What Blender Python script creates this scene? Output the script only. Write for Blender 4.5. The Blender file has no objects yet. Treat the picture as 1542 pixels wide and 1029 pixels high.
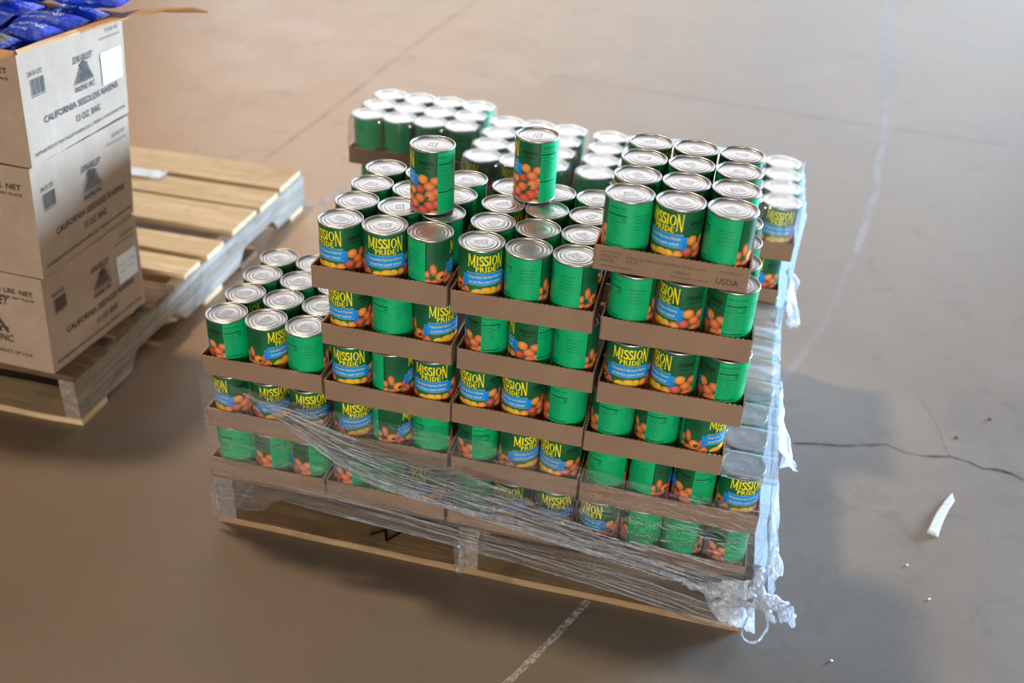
import bpy, bmesh, math, random
from mathutils import Vector, Matrix, noise

random.seed(7)
SC = bpy.context.scene
COL = SC.collection

# ------------------------------------------------------------------ camera
CAM = Vector((0.8677, -1.3403, 1.4151))
RX = Vector((0.97024975, 0.23636033, 0.05243292))
UP = Vector((-0.1689521, 0.50589441, 0.84588772))
FW = Vector((-0.17340878, 0.829581, -0.5307775))
FPX = 1487.6
cd = bpy.data.cameras.new('camera')
cam = bpy.data.objects.new('camera', cd)
COL.objects.link(cam)
M = Matrix((RX, UP, -FW)).transposed().to_4x4()
M.translation = CAM
cam.matrix_world = M
cd.sensor_width = 36.0
cd.lens = FPX / 1542 * 36.0
cd.clip_start = 0.05
cd.dof.use_dof = True
cd.dof.focus_distance = 1.66
cd.dof.aperture_fstop = 2.3
SC.camera = cam

# ------------------------------------------------------------------ world and lights
W = bpy.data.worlds.new('world')
SC.world = W
W.use_nodes = True
wn, wl = W.node_tree.nodes, W.node_tree.links
wn.clear()
wo = wn.new('ShaderNodeOutputWorld'); wb = wn.new('ShaderNodeBackground')
wt = wn.new('ShaderNodeTexCoord'); wsx = wn.new('ShaderNodeSeparateXYZ'); wr = wn.new('ShaderNodeValToRGB')
wl.new(wt.outputs['Generated'], wsx.inputs[0]); wl.new(wsx.outputs['Z'], wr.inputs[0])
wr.color_ramp.elements[0].position = 0.0; wr.color_ramp.elements[0].color = (.36, .32, .28, 1)
wr.color_ramp.elements[1].position = 0.9; wr.color_ramp.elements[1].color = (.42, .38, .34, 1)
e = wr.color_ramp.elements.new(0.25); e.color = (.62, .60, .60, 1)
wl.new(wr.outputs[0], wb.inputs['Color']); wl.new(wb.outputs[0], wo.inputs[0])
wb.inputs['Strength'].default_value = 0.13

def area(name, loc, target, sx, sy, power, color):
    l = bpy.data.lights.new(name, 'AREA'); l.shape = 'RECTANGLE'; l.size = sx; l.size_y = sy
    l.energy = power; l.color = color
    o = bpy.data.objects.new(name, l); COL.objects.link(o)
    d = (Vector(target) - Vector(loc)).normalized()
    o.rotation_euler = d.to_track_quat('-Z', 'Y').to_euler(); o.location = loc
    return o
# daylight through the loading door to the right and behind
area('door_daylight', (9.4, 7.6, 1.45), (0.3, 0.5, 0.7), 3.6, 2.1, 4700, (.45, .69, 1.0))
# second bay door far behind the stack
area('far_door_daylight', (-1.0, 12.0, 4.4), (0.0, 1.0, 0.3), 13.0, 6.4, 640, (.97, .97, 1.0))
# fill light added behind the camera to brighten the front faces
area('front_fill', (2.4, -7.2, 1.6), (0.7, 0.0, 0.6), 3.6, 2.0, 390, (1.0, .93, .84))
# high bay lamp hung up to the left
area('high_bay_lamp', (-2.1, 1.0, 6.3), (0.5, 0.5, 0.4), 0.50, 0.50, 215, (1.0, .84, .64))
for k, (lx, ly) in enumerate([(2.2, -3.6), (4.4, 1.4)]):  # small unseen lights, added to put glints on the film
    area('glint_light', (lx, ly, 6.6), (lx * .7, ly * .6, 0), .18, .18, 12, (1.0, .90, .76))

SC.view_settings.view_transform = 'Standard'
SC.view_settings.look = 'None'
SC.view_settings.gamma = 1.0
SC.view_settings.use_curve_mapping = False
SC.view_settings.exposure = 0.07

# ------------------------------------------------------------------ helpers
def lin(r, g, b):
    f = lambda c: (c / 255 / 12.92) if c / 255 <= .04045 else ((c / 255 + .055) / 1.055) ** 2.4
    return (f(r), f(g), f(b))

def unproj(px, py, z):
    d = RX * ((px - 771) / FPX) - UP * ((py - 514.5) / FPX) + FW
    return CAM + d * ((z - CAM.z) / d.z)

class NT:
    """small node builder"""
    def __init__(s, name):
        s.m = bpy.data.materials.new(name); s.m.use_nodes = True
        s.n = s.m.node_tree.nodes; s.l = s.m.node_tree.links
        s.n.clear(); s.out = s.n.new('ShaderNodeOutputMaterial')
    def new(s, t, **kw):
        o = s.n.new('ShaderNode' + t)
        for k, v in kw.items():
            if k.startswith('i_'): s.set(o, k[2:], v)
            else: setattr(o, k, v)
        return o
    def set(s, o, k, v):
        k2 = {'Base': 'Base Color', 'Spec': 'Specular IOR Level'}.get(k, k)
        try: sock = o.inputs[int(k2)]
        except ValueError: sock = o.inputs[k2]
        if isinstance(v, bpy.types.NodeSocket): s.l.new(v, sock)
        elif isinstance(v, (tuple, list)) and len(v) == 3 and sock.type == 'RGBA': sock.default_value = (*v, 1)
        else: sock.default_value = v
    def bsdf(s, **kw):
        b = s.new('BsdfPrincipled')
        for k, v in kw.items(): s.set(b, k, v)
        s.l.new(b.outputs[0], s.out.inputs[0]); return b
    def noise(s, vec, scale, detail=3, rough=.55, dist=0):
        t = s.new('TexNoise'); s.l.new(vec, t.inputs['Vector'])
        t.inputs['Scale'].default_value = scale; t.inputs['Detail'].default_value = detail
        t.inputs['Roughness'].default_value = rough; t.inputs['Distortion'].default_value = dist
        return t.outputs['Fac']
    def ramp(s, f, stops):
        r = s.new('ValToRGB'); s.l.new(f, r.inputs[0]); el = r.color_ramp.elements
        while len(el) < len(stops): el.new(.5)
        for e, (p, c) in zip(el, stops):
            e.position = p; e.color = (*c, 1) if len(c) == 3 else c
        return r.outputs[0]
    def mapr(s, f, a, b, c=0, d=1):
        r = s.new('MapRange'); s.l.new(f, r.inputs[0])
        for i, v in zip((1, 2, 3, 4), (a, b, c, d)): r.inputs[i].default_value = v
        return r.outputs[0]
    def mix(s, f, a, b, mode='MIX'):
        r = s.new('Mix', data_type='RGBA', blend_type=mode)
        for k, v in ((0, f), (6, a), (7, b)):
            if isinstance(v, bpy.types.NodeSocket): s.l.new(v, r.inputs[k])
            elif isinstance(v, (int, float)): r.inputs[k].default_value = v
            else: r.inputs[k].default_value = (*v, 1)
        return r.outputs[2]
    def math(s, op, a, b=0.5):
        r = s.new('Math', operation=op)
        for k, v in ((0, a), (1, b)):
            if isinstance(v, bpy.types.NodeSocket): s.l.new(v, r.inputs[k])
            else: r.inputs[k].default_value = v
        return r.outputs[0]
    def obj(s, sc=(1, 1, 1), rot=(0, 0, 0), which='Object'):
        t = s.new('TexCoord'); mp = s.new('Mapping'); s.l.new(t.outputs[which], mp.inputs[0])
        mp.inputs['Scale'].default_value = sc; mp.inputs['Rotation'].default_value = rot
        return mp.outputs[0]
    def bump(s, h, strength, dist):
        b = s.new('Bump'); s.l.new(h, b.inputs['Height'])
        b.inputs['Strength'].default_value = strength; b.inputs['Distance'].default_value = dist
        return b.outputs[0]

def link(name, me, mats, parent=None, smooth=False, loc=None):
    for m in (mats if isinstance(mats, (list, tuple)) else [mats]): me.materials.append(m)
    if smooth: me.polygons.foreach_set('use_smooth', [True] * len(me.polygons))
    o = bpy.data.objects.new(name, me); COL.objects.link(o)
    if parent: o.parent = parent
    if loc is not None: o.location = loc
    return o

def tag(o, label=None, cat=None, group=None, kind=None):
    if label: o['label'] = label
    if cat: o['category'] = cat
    if group: o['group'] = group
    if kind: o['kind'] = kind
    return o

def empty(name, loc=(0, 0, 0), rz=0):
    o = bpy.data.objects.new(name, None); COL.objects.link(o)
    o.location = loc; o.rotation_euler.z = rz; o.empty_display_size = .05
    return o

def copy_tree(o, parent=None):
    c = o.copy(); COL.objects.link(c); c.parent = parent
    for ch in list(o.children): copy_tree(ch, c)
    return c

class MB:
    def __init__(s): s.v = []; s.f = []; s.mi = []; s.col = []
    def vert(s, p, c=None): s.v.append(tuple(p)); s.col.append(c or (1, 1, 1)); return len(s.v) - 1
    def face(s, f, mi=0): s.f.append(tuple(f)); s.mi.append(mi)
    def grid(s, rows, mi=0, close=False):
        ids = [[s.vert(p) for p in r] for r in rows]
        for a, b in zip(ids, ids[1:]):
            n = len(a)
            for i in range(n if close else n - 1):
                j = (i + 1) % n
                s.face((a[i], a[j], b[j], b[i]), mi)
        return ids
    def box(s, x0, x1, y0, y1, z0, z1, mi=0):
        i = [s.vert(p) for p in ((x0, y0, z0), (x1, y0, z0), (x1, y1, z0), (x0, y1, z0), (x0, y0, z1), (x1, y0, z1), (x1, y1, z1), (x0, y1, z1))]
        for f in ((0, 3, 2, 1), (4, 5, 6, 7), (0, 1, 5, 4), (1, 2, 6, 5), (2, 3, 7, 6), (3, 0, 4, 7)): s.face([i[k] for k in f], mi)
    def mesh(s, name, colors=False):
        me = bpy.data.meshes.new(name); me.from_pydata(s.v, [], s.f)
        me.polygons.foreach_set('material_index', s.mi)
        if colors:
            a = me.color_attributes.new('Col', 'FLOAT_COLOR', 'POINT')
            flat = []
            for c in s.col: flat += [c[0], c[1], c[2], 1]
            a.data.foreach_set('color', flat)
        me.update(); return me

_tc = {}
def text_tris(body, size=1.0, bold=0.0):
    """flat text with Blender's own font: verts and faces, x from 0, baseline 0"""
    k = (body, bold)
    if k not in _tc:
        c = bpy.data.curves.new('tmp', 'FONT'); c.body = body; c.size = 1; c.resolution_u = 2; c.offset = bold
        o = bpy.data.objects.new('tmp', c); COL.objects.link(o)
        bpy.context.view_layer.update()
        me = bpy.data.meshes.new_from_object(o.evaluated_get(bpy.context.evaluated_depsgraph_get()))
        vs = [(v.co.x, v.co.y) for v in me.vertices]; fs = [tuple(p.vertices) for p in me.polygons]
        bpy.data.objects.remove(o); bpy.data.curves.remove(c); bpy.data.meshes.remove(me)
        mx = max((v[0] for v in vs), default=1)
        _tc[k] = (vs, fs, mx)
    vs, fs, mx = _tc[k]
    return [(x * size, y * size) for x, y in vs], fs, mx * size

# ------------------------------------------------------------------ materials
def mat_floor():
    t = NT('polished_concrete'); v = t.obj()
    big = t.noise(v, .55, 4, .6, .6); mid = t.noise(v, 2.6, 5, .62, .8); spk = t.noise(v, 160, 3, .7)
    wide = t.noise(t.obj((1, .35, 1), (0, 0, .3)), 1.4, 4, .6, .4)
    c = t.ramp(big, [(.30, (.235, .200, .165)), (.48, (.270, .215, .165)), (.60, (.300, .222, .150)), (.74, (.265, .250, .235))])
    c2 = t.ramp(mid, [(.32, (.200, .165, .135)), (.52, (.275, .220, .170)), (.70, (.330, .275, .220))])
    c = t.mix(.6, c, c2)
    c = t.mix(t.mapr(wide, .52, .72, 0, .5), c, (.36, .245, .15))
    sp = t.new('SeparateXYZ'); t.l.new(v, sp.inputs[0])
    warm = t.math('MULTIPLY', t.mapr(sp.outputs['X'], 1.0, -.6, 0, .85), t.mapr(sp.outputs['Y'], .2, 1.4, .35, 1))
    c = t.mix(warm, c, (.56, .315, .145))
    fore_shade = t.math('MULTIPLY', t.mapr(sp.outputs['Y'], .9, -.3, 0, .75), t.mapr(sp.outputs['X'], 2.4, -.2, .0, 1))  # shade of the left foreground, painted into the floor colour
    c = t.mix(t.math('MULTIPLY', fore_shade, t.mapr(mid, .3, .6, .7, 1)), c, (.118, .078, .050))
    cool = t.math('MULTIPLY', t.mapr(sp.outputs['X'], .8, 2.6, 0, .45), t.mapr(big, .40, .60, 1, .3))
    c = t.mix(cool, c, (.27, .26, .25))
    c = t.mix(t.mapr(spk, .35, .75, 0, .30), c, (.16, .13, .11))
    blot = t.noise(v, 7, 4, .7, 1.2)
    c = t.mix(t.mapr(blot, .56, .72, 0, .45), c, (.15, .125, .105))
    rg = t.mapr(mid, .3, .7, .36, .46)
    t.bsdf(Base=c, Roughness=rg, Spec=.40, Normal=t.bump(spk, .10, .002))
    return t.m

def mat_wood(name, a, b, dirt=.3, along='x', rough=.75, dark=(.06, .045, .03)):
    t = NT(name)
    sc = (1.2, 22, 22) if along == 'x' else (22, 1.2, 22)
    v = t.obj(sc); inf = t.new('ObjectInfo')
    va = t.new('VectorMath', operation='ADD'); t.l.new(v, va.inputs[0]); t.l.new(inf.outputs['Random'], va.inputs[1])
    sm = t.new('VectorMath', operation='SCALE'); t.l.new(inf.outputs['Location'], sm.inputs[0]); sm.inputs['Scale'].default_value = 7
    t.l.new(sm.outputs[0], va.inputs[1])
    g = t.noise(va.outputs[0], 2.2, 5, .6, .8)
    fine = t.noise(va.outputs[0], 9, 3, .7)
    c = t.ramp(g, [(.30, a), (.55, b), (.75, tuple(x * .78 for x in a))])
    c = t.mix(t.mapr(fine, .5, .8, 0, .35), c, dark)
    w = t.obj(); d = t.noise(w, 9, 5, .7, 1.0)
    c = t.mix(t.mapr(d, .52, .70, 0, dirt), c, dark)
    t.bsdf(Base=c, Roughness=rough, Spec=.25, Normal=t.bump(fine, .35, .002))
    return t.m

def mat_card(name, c0, c1, rough=.85):
    t = NT(name); v = t.obj((1, 1, 1)); n = t.noise(v, 60, 4, .7); m = t.noise(v, 9, 4, .6)
    c = t.ramp(m, [(.3, c0), (.7, c1)]); c = t.mix(t.mapr(n, .4, .8, 0, .18), c, tuple(x * .6 for x in c0))
    t.bsdf(Base=c, Roughness=rough, Spec=.25, Normal=t.bump(t.math('ADD', n, m), .15, .002))
    return t.m

def mat_plain(name, c, rough=.6, metal=0, spec=.4):
    t = NT(name); v = t.obj(); n = t.noise(v, 40, 3, .6)
    cc = t.mix(t.mapr(n, .4, .75, 0, .22), c, tuple(x * .75 for x in c))
    t.bsdf(Base=cc, Roughness=rough, Metallic=metal, Spec=spec); return t.m

def mat_metal():
    t = NT('tinplate'); v = t.obj(which='Generated'); n = t.noise(v, 14, 4, .65); inf = t.new('ObjectInfo')
    c = t.mix(t.mapr(n, .35, .7, 0, .5), (.56, .555, .55), (.43, .425, .42))
    r = t.mapr(n, .3, .7, .30, .42)
    t.bsdf(Base=c, Metallic=.92, Roughness=r, Normal=t.bump(n, .10, .002)); return t.m

def mat_label():
    t = NT('printed_paper_label'); a = t.new('VertexColor', layer_name='Col')
    v = t.obj(); n = t.noise(v, 180, 3, .6)
    c = t.mix(t.mapr(n, .4, .8, 0, .12), a.outputs[0], (.02, .03, .02))
    t.bsdf(Base=c, Roughness=.36, Spec=.45); return t.m

def mat_film(name, base, streak, white, sc, rot, rough=.12, bumpd=.004, bs=.9, tint=(.86, .91, 1.0)):
    t = NT(name)
    vs = t.obj(sc, rot); vo = t.obj(); vf = t.obj((sc[0] * 1.5, 1, sc[2] * 3.2), rot)
    s1 = t.noise(vs, 7, 5, .65, .6); s2 = t.noise(vo, 22, 4, .7, 1.5); s3 = t.noise(vs, 24, 3, .7)
    fac = t.math('ADD', t.mapr(s1, .46, .66, base, base + streak), t.mapr(s3, .55, .75, 0, streak * .5))
    lw = t.new('LayerWeight'); lw.inputs[0].default_value = .35
    fac = t.math('ADD', fac, t.math('MULTIPLY', lw.outputs['Facing'], .30))
    fac.node.use_clamp = True
    h = t.math('ADD', s1, t.math('MULTIPLY', s2, .5)); h = t.math('ADD', h, t.math('MULTIPLY', s3, .25)); s4 = t.noise(vf, 9, 3, .6, .3)
    fac = t.math('ADD', fac, t.mapr(s4, .58, .66, 0, streak * .7)); fac.node.use_clamp = True
    nb = t.bump(h, bs, bumpd)
    tr = t.new('BsdfTransparent'); gl = t.new('BsdfGlossy', i_Roughness=rough, i_Color=(1, 1, 1), i_Normal=nb)
    df = t.new('BsdfDiffuse', i_Color=tint, i_Normal=nb); tl = t.new('BsdfTranslucent', i_Color=tint, i_Normal=nb)
    m0 = t.new('MixShader'); m0.inputs[0].default_value = .5; t.l.new(df.outputs[0], m0.inputs[1]); t.l.new(tl.outputs[0], m0.inputs[2])
    m1 = t.new('MixShader'); m1.inputs[0].default_value = 1 - white
    t.l.new(m0.outputs[0], m1.inputs[1]); t.l.new(gl.outputs[0], m1.inputs[2])
    m2 = t.new('MixShader'); t.l.new(fac, m2.inputs[0]); t.l.new(tr.outputs[0], m2.inputs[1]); t.l.new(m1.outputs[0], m2.inputs[2])
    t.l.new(m2.outputs[0], t.out.inputs[0]); return t.m

FLOOR = mat_floor()
CARD = mat_card('tray_cardboard', lin(140, 113, 92), lin(150, 123, 101))
CARDE = mat_card('tray_cut_edge', lin(190, 160, 125), lin(170, 138, 104))
KRAFT = mat_card('box_kraft', lin(172, 148, 126), lin(186, 162, 140))
KRAFTI = mat_card('box_inside_kraft', lin(196, 150, 104), lin(206, 160, 112))
METAL = mat_metal()
LABEL = mat_label()
INK = mat_plain('grey_ink', lin(72, 66, 62), .7)
INKF = mat_plain('faint_ink', lin(104, 84, 68), .8)
CODE = mat_plain('lid_code_ink', lin(140, 136, 132), .5)
STICK = mat_plain('white_sticker', lin(232, 236, 240), .45)
WOODN = mat_wood('new_pine', lin(238, 208, 166), lin(212, 178, 134), .2)
WOODO = mat_wood('weathered_board', lin(140, 110, 80), lin(104, 80, 58), .6)
WOODS = mat_wood('stringer_wood', lin(176, 164, 150), lin(138, 124, 108), .45, 'y')
WOODE = mat_wood('light_edge_board', lin(196, 164, 122), lin(160, 128, 92), .35)
FILM = mat_film('stretch_film', .06, .24, .10, (1.3, 1, 18), (0, .10, 0), .09, .014)
FILMD = mat_film('crumpled_film', .20, .80, .38, (4, 1, 22), (0, .16, 0), .07, .030, 1.0)
FILMW = mat_film('bunched_film', .64, .45, .62, (9, 9, 3), (0, 0, 0), .14, .010, 1.0, (.82, .90, 1.0))
FILML = mat_film('lid_film_haze', .44, .10, .90, (3, 3, 3), (0, 0, 0), .12, .002, .4, (.86, .92, 1.0))
FILMT = mat_film('taut_film', .13, .10, .40, (3, 3, 3), (0, 0, 0), .12, .003, .5, (.92, .95, 1.0))

# ------------------------------------------------------------------ floor and its marks
def build_floor():
    mb = MB()
    n = 40
    mb.grid([[(-9 + 20 * i / n, -5 + 22 * j / n, 0) for i in range(n + 1)] for j in range(n + 1)])
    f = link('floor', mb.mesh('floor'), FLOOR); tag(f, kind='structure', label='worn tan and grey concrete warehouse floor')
    def strip(name, pts, w0, z, mat, jit=.3, seg=.02):
        mb = MB(); path = []
        for a, b in zip(pts, pts[1:]):
            a = Vector(a); b = Vector(b); k = max(1, int((b - a).length / seg))
            for i in range(k): path.append(a.lerp(b, i / k))
        path.append(Vector(pts[-1])); rows = []
        for i, p in enumerate(path):
            d = (path[min(i + 1, len(path) - 1)] - path[max(i - 1, 0)]).normalized(); nrm = Vector((-d.y, d.x))
            w = w0 * (1 + jit * (noise.noise(Vector((p.x * 20, p.y * 20, 3))) * 1.2))
            o = nrm * w0 * .5 * noise.noise(Vector((p.x * 5, p.y * 5, 9)))
            a = p + nrm * w / 2 + o; b = p - nrm * w / 2 + o
            rows.append([(b.x, b.y, z), (a.x, a.y, z)])
        mb.grid(rows)
        return link(name, mb.mesh(name), mat, f)
    def dust(name, col, lo, hi, mx, sc=90):
        t = NT(name); v = t.obj(); n1 = t.noise(v, sc, 4, .75); n2 = t.noise(v, 5, 3, .6)
        fac = t.math('MULTIPLY', t.mapr(n1, lo, hi, 0, mx), t.mapr(n2, .3, .55, .45, 1))
        d = t.new('BsdfDiffuse', i_Color=col); tr = t.new('BsdfTransparent'); m = t.new('MixShader')
        t.l.new(fac, m.inputs[0]); t.l.new(tr.outputs[0], m.inputs[1]); t.l.new(d.outputs[0], m.inputs[2])
        t.l.new(m.outputs[0], t.out.inputs[0]); return t.m
    chalk = dust('chalk_dust', (.72, .68, .70), .38, .58, .80)
    fchalk = dust('faint_chalk_dust', (.70, .70, .76), .30, .66, .34)
    crk = dust('crack_dark', (.05, .045, .05), .25, .6, .75, 30)
    jn = dust('joint_dark', (.14, .12, .12), .2, .6, .22, 10)
    strip('chalk_line', [(.60, -.33), (.658, -.219), (.721, -.095), (.765, .01)], .014, .0006, chalk)
    strip('chalk_line', [(1.10, .86), (1.142, .959), (1.235, 1.24), (1.354, 1.768)], .018, .0006, fchalk)
    strip('chalk_line', [(1.354, 1.768), (1.459, 2.39), (1.584, 3.523)], .026, .0006, chalk)
    strip('chalk_line', [(1.584, 3.523), (1.66, 4.3), (1.771, 5.762), (1.8, 6.5)], .09, .0006, fchalk)
    strip('chalk_smear', [(-.409, 1.515), (-.415, 1.56), (-.40, 1.70)], .030, .0006, chalk)
    strip('chalk_smear', [(-.47, 1.45), (-.43, 1.50), (-.41, 1.53)], .028, .0006, chalk)
    strip('chalk_smear', [(-.275, 1.10), (-.268, 1.16), (-.27, 1.28)], .022, .0006, chalk)
    cp = [(1.15, .642), (1.20, .655), (1.267, .668), (1.368, .705), (1.408, .688), (1.453, .687), (1.512, .703), (1.556, .693), (1.583, .676), (1.613, .683), (1.644, .678), (1.67, .661), (1.76, .64), (1.9, .60)]
    strip('crack', cp, .007, .0007, crk, .6, .012)
    strip('crack', [(1.512, .703), (1.503, .76), (1.501, .802), (1.48, .896), (1.45, 1.0)], .004, .0007, jn, .6)
    strip('joint_line', [(.0, 3.25), (.248, 3.222), (1.251, 3.12), (2.2, 3.06), (4, 2.95)], .016, .0005, jn)
    strip('joint_line', [(-.70, 4.6), (-.742, 3.438), (-.751, 2.278), (-.765, 1.70)], .014, .0005, jn)
    return f
build_floor()

# ------------------------------------------------------------------ pallets
def rough_board(x0, x1, y0, y1, z0, z1, seed, axis='x', jag=.0015, mi=0):
    mb = MB(); n = max(6, int(((x1 - x0) if axis == 'x' else (y1 - y0)) / .04)); rows = []
    for i in range(n + 1):
        t = i / n; nz = lambda k: noise.noise(Vector((t * 6, seed * 3.7, k))) * jag * 2
        if axis == 'x':
            x = x0 + (x1 - x0) * t
            rows.append([(x, y0 + nz(1), z0), (x, y1 + nz(2), z0), (x, y1 + nz(2), z1 + nz(3) * .3), (x, y0 + nz(1), z1 + nz(4) * .3)])
        else:
            y = y0 + (y1 - y0) * t
            rows.append([(x0 + nz(1), y, z0), (x1 + nz(2), y, z0), (x1 + nz(2), y, z1), (x0 + nz(1), y, z1)])
    ids = mb.grid(rows, close=True)
    mb.face(ids[0]); mb.face(ids[-1][::-1]); return mb

def stringer_mb(x0, x1, L_, z0, z1, notches):
    """board along y with arched cut-outs in its lower edge"""
    mb = MB(); low = []
    n = 96
    for i in range(n + 1):
        y = L_ * i / n; z = z0
        for a, b in notches:
            if a < y < b:
                e_ = min(y - a, b - y); z = z0 + .042 * min(1, e_ / .030) ** .6
        low.append((y, z))
    rows = []
    for y, z in low:
        j = .0008 * noise.noise(Vector((y * 9, x0 * 5, 2)))
        rows.append([(x0 + j, y, z), (x1 + j, y, z), (x1 + j, y, z1), (x0 + j, y, z1)])
    ids = mb.grid(rows, close=True); mb.face(ids[0]); mb.face(ids[-1][::-1]); return mb

def pallet(loc, rz, Wd, L_, Hh, tops, bottoms, mat_top, mat_str, mat_bot, label, seed):
    r = empty('wooden_pallet', loc, rz); tag(r, label, 'pallet')
    for x in (0, Wd / 2 - .019, Wd - .038):
        link('stringer', stringer_mb(x, x + .038, L_, .016, Hh - .016, [(L_ * .17, L_ * .37), (L_ * .63, L_ * .83)]).mesh('stringer'), mat_str, r)
    for k, (a, b) in enumerate(tops):
        m = mat_top[k % len(mat_top)]
        link('deck_board', rough_board(-.003, Wd + .003 - .006 * (k % 2), a, b, Hh - .016, Hh, seed + k).mesh('deck_board'), m, r)
    bots = []
    for k, (a, b) in enumerate(bottoms):
        bots.append(link('bottom_board', rough_board(0, Wd, a, b, 0, .016, seed + 20 + k, jag=.0025).mesh('bottom_board'), mat_bot[k % len(mat_bot)], r))
    return r, bots

ZP, LH, P = .135, .1155, .07675
pal1, bots1 = pallet((0.0, .010, 0), .006, 1.05, 1.06, ZP,
    [(0, .12), (.16, .25), (.31, .40), (.47, .56), (.62, .71), (.78, .87), (.94, 1.06)],
    [(0, .10), (.30, .40), (.50, .60), (.70, .80), (.96, 1.06)], [WOODO], WOODS, [WOODE, WOODO],
    'low wooden pallet under the wrapped stack of green cans', 3)
# black scrawl on the bottom front board
mb = MB()
def stroke(mb, pts, w, z):
    for a, b in zip(pts, pts[1:]):
        a = Vector(a); b = Vector(b); d = (b - a).normalized(); nn = Vector((-d.y, d.x)) * w / 2
        q = [mb.vert((p.x, p.y, z)) for p in (a - nn, b - nn, b + nn, a + nn)]; mb.face(q)
stroke(mb, [(.312, .030), (.338, .052), (.350, .024), (.372, .058)], .006, .0185)
link('ink_scrawl', mb.mesh('ink_scrawl'), mat_plain('black_marker', (.012, .01, .01), .8), bots1[0])

pal2, bots2 = pallet((-1.50, .195, 0), .010, 1.055, 1.27, .137,
    [(0, .125), (.18, .265), (.345, .44), (.50, .585), (.615, .71), (.775, .93), (.945, 1.07), (1.10, 1.255)],
    [(0, .10), (.35, .45), (.58, .68), (.80, .90), (1.15, 1.25)], [WOODO, WOODO, WOODO, WOODN, WOODN, WOODN, WOODN, WOODN], WOODS, [WOODN, WOODO],
    'wooden pallet at left carrying the stacked raisin boxes', 41)

# ------------------------------------------------------------------ serif letters for the can label
def glyphs():
    G = {}
    def q(*p): return list(p)
    def stem(x, w, y0=0, y1=1, sl=.07, sr=.07, bot=True, top=True):
        o = [q((x, y0), (x + w, y0), (x + w, y1), (x, y1))]
        if bot: o.append(q((x - sl, y0), (x + w + sr, y0), (x + w, y0 + .07), (x, y0 + .07)))
        if top: o.append(q((x, y1 - .07), (x + w, y1 - .07), (x + w + sr, y1), (x - sl, y1)))
        return o
    def ring(cx, cy, rx, ry, wx, wy, a0, a1, n=14):
        o = []
        for i in range(n):
            a, b = [math.radians(a0 + (a1 - a0) * k / n) for k in (i, i + 1)]
            f = lambda t, m: (cx + (rx - m * wx) * math.cos(t), cy + (ry - m * wy) * math.sin(t))
            o.append(q(f(a, 0), f(b, 0), f(b, 1), f(a, 1)))
        return o
    G['I'] = (stem(.09, .17), .40)
    G['M'] = (stem(.06, .09, 0, 1, .06, .05, True, False) + stem(.84, .17, 0, 1, .07, .07, True, False) +
              [q((.0, 1), (.22, 1), (.58, .14), (.48, .14)), q((.88, 1), (1.06, 1), (.58, .14), (.50, .14)), q((.84, .93), (1.01, .93), (1.06, 1), (.82, 1))], 1.10)
    G['N'] = (stem(.08, .09, 0, 1, .07, .05, True, False) + stem(.74, .09, 0, 1, .05, .07, False, True) +
              [q((.0, 1), (.20, 1), (.83, -.02), (.70, -.02))], .92)
    G['O'] = (ring(.42, .5, .42, .52, .17, .08, 0, 360, 22), .86)
    G['D'] = (stem(.08, .17) + ring(.22, .5, .58, .5, .17, .08, -90, 90), .84)
    G['P'] = (stem(.08, .17) + ring(.24, .72, .38, .28, .16, .07, -90, 90), .64)
    G['R'] = (stem(.08, .17) + ring(.24, .73, .38, .27, .16, .07, -90, 90) + [q((.34, .48), (.50, .48), (.80, 0), (.60, 0)), q((.60, 0), (.88, 0), (.80, .05), (.62, .05))], .84)
    G['E'] = (stem(.08, .17) + [q((.2, .92), (.62, .92), (.64, 1), (.2, 1)), q((.2, .47), (.52, .47), (.52, .54), (.2, .54)), q((.2, 0), (.66, 0), (.64, .08), (.2, .08)),
              q((.58, .80), (.62, .80), (.64, 1), (.56, 1)), q((.60, 0), (.66, 0), (.68, .22), (.63, .22)), q((.50, .42), (.53, .42), (.53, .60), (.50, .60))], .70)
    S = []
    def pt(t):  # centre line of an S, t 0..1 top to bottom
        if t < .5:
            a = math.radians(35 + (t / .5) * 235); return (.30 + .22 * math.cos(a), .745 + .215 * math.sin(a))
        a = math.radians(90 - ((t - .5) / .5) * 235); return (.30 + .25 * math.cos(a), .265 + .245 * math.sin(a))
    n = 26
    P_ = [pt(i / n) for i in range(n + 1)]
    for i in range(n):
        a, b = P_[i], P_[i + 1]
        dx, dy = b[0] - a[0], b[1] - a[1]; L = math.hypot(dx, dy) or 1
        th = .05 + .085 * abs(dy / L) if abs(i / n - .5) > .16 else .085
        nx, ny = -dy / L * th * .9, dx / L * th * .9
        S.append(q((a[0] - nx, a[1] - ny), (b[0] - nx, b[1] - ny), (b[0] + nx, b[1] + ny), (a[0] + nx, a[1] + ny)))
    S += [q((.46, .74), (.50, .74), (.52, 1.0), (.47, 1.0)), q((.03, 0), (.08, 0), (.07, .28), (.03, .28))]
    G['S'] = (S, .60)
    return G
GL = glyphs()

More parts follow.
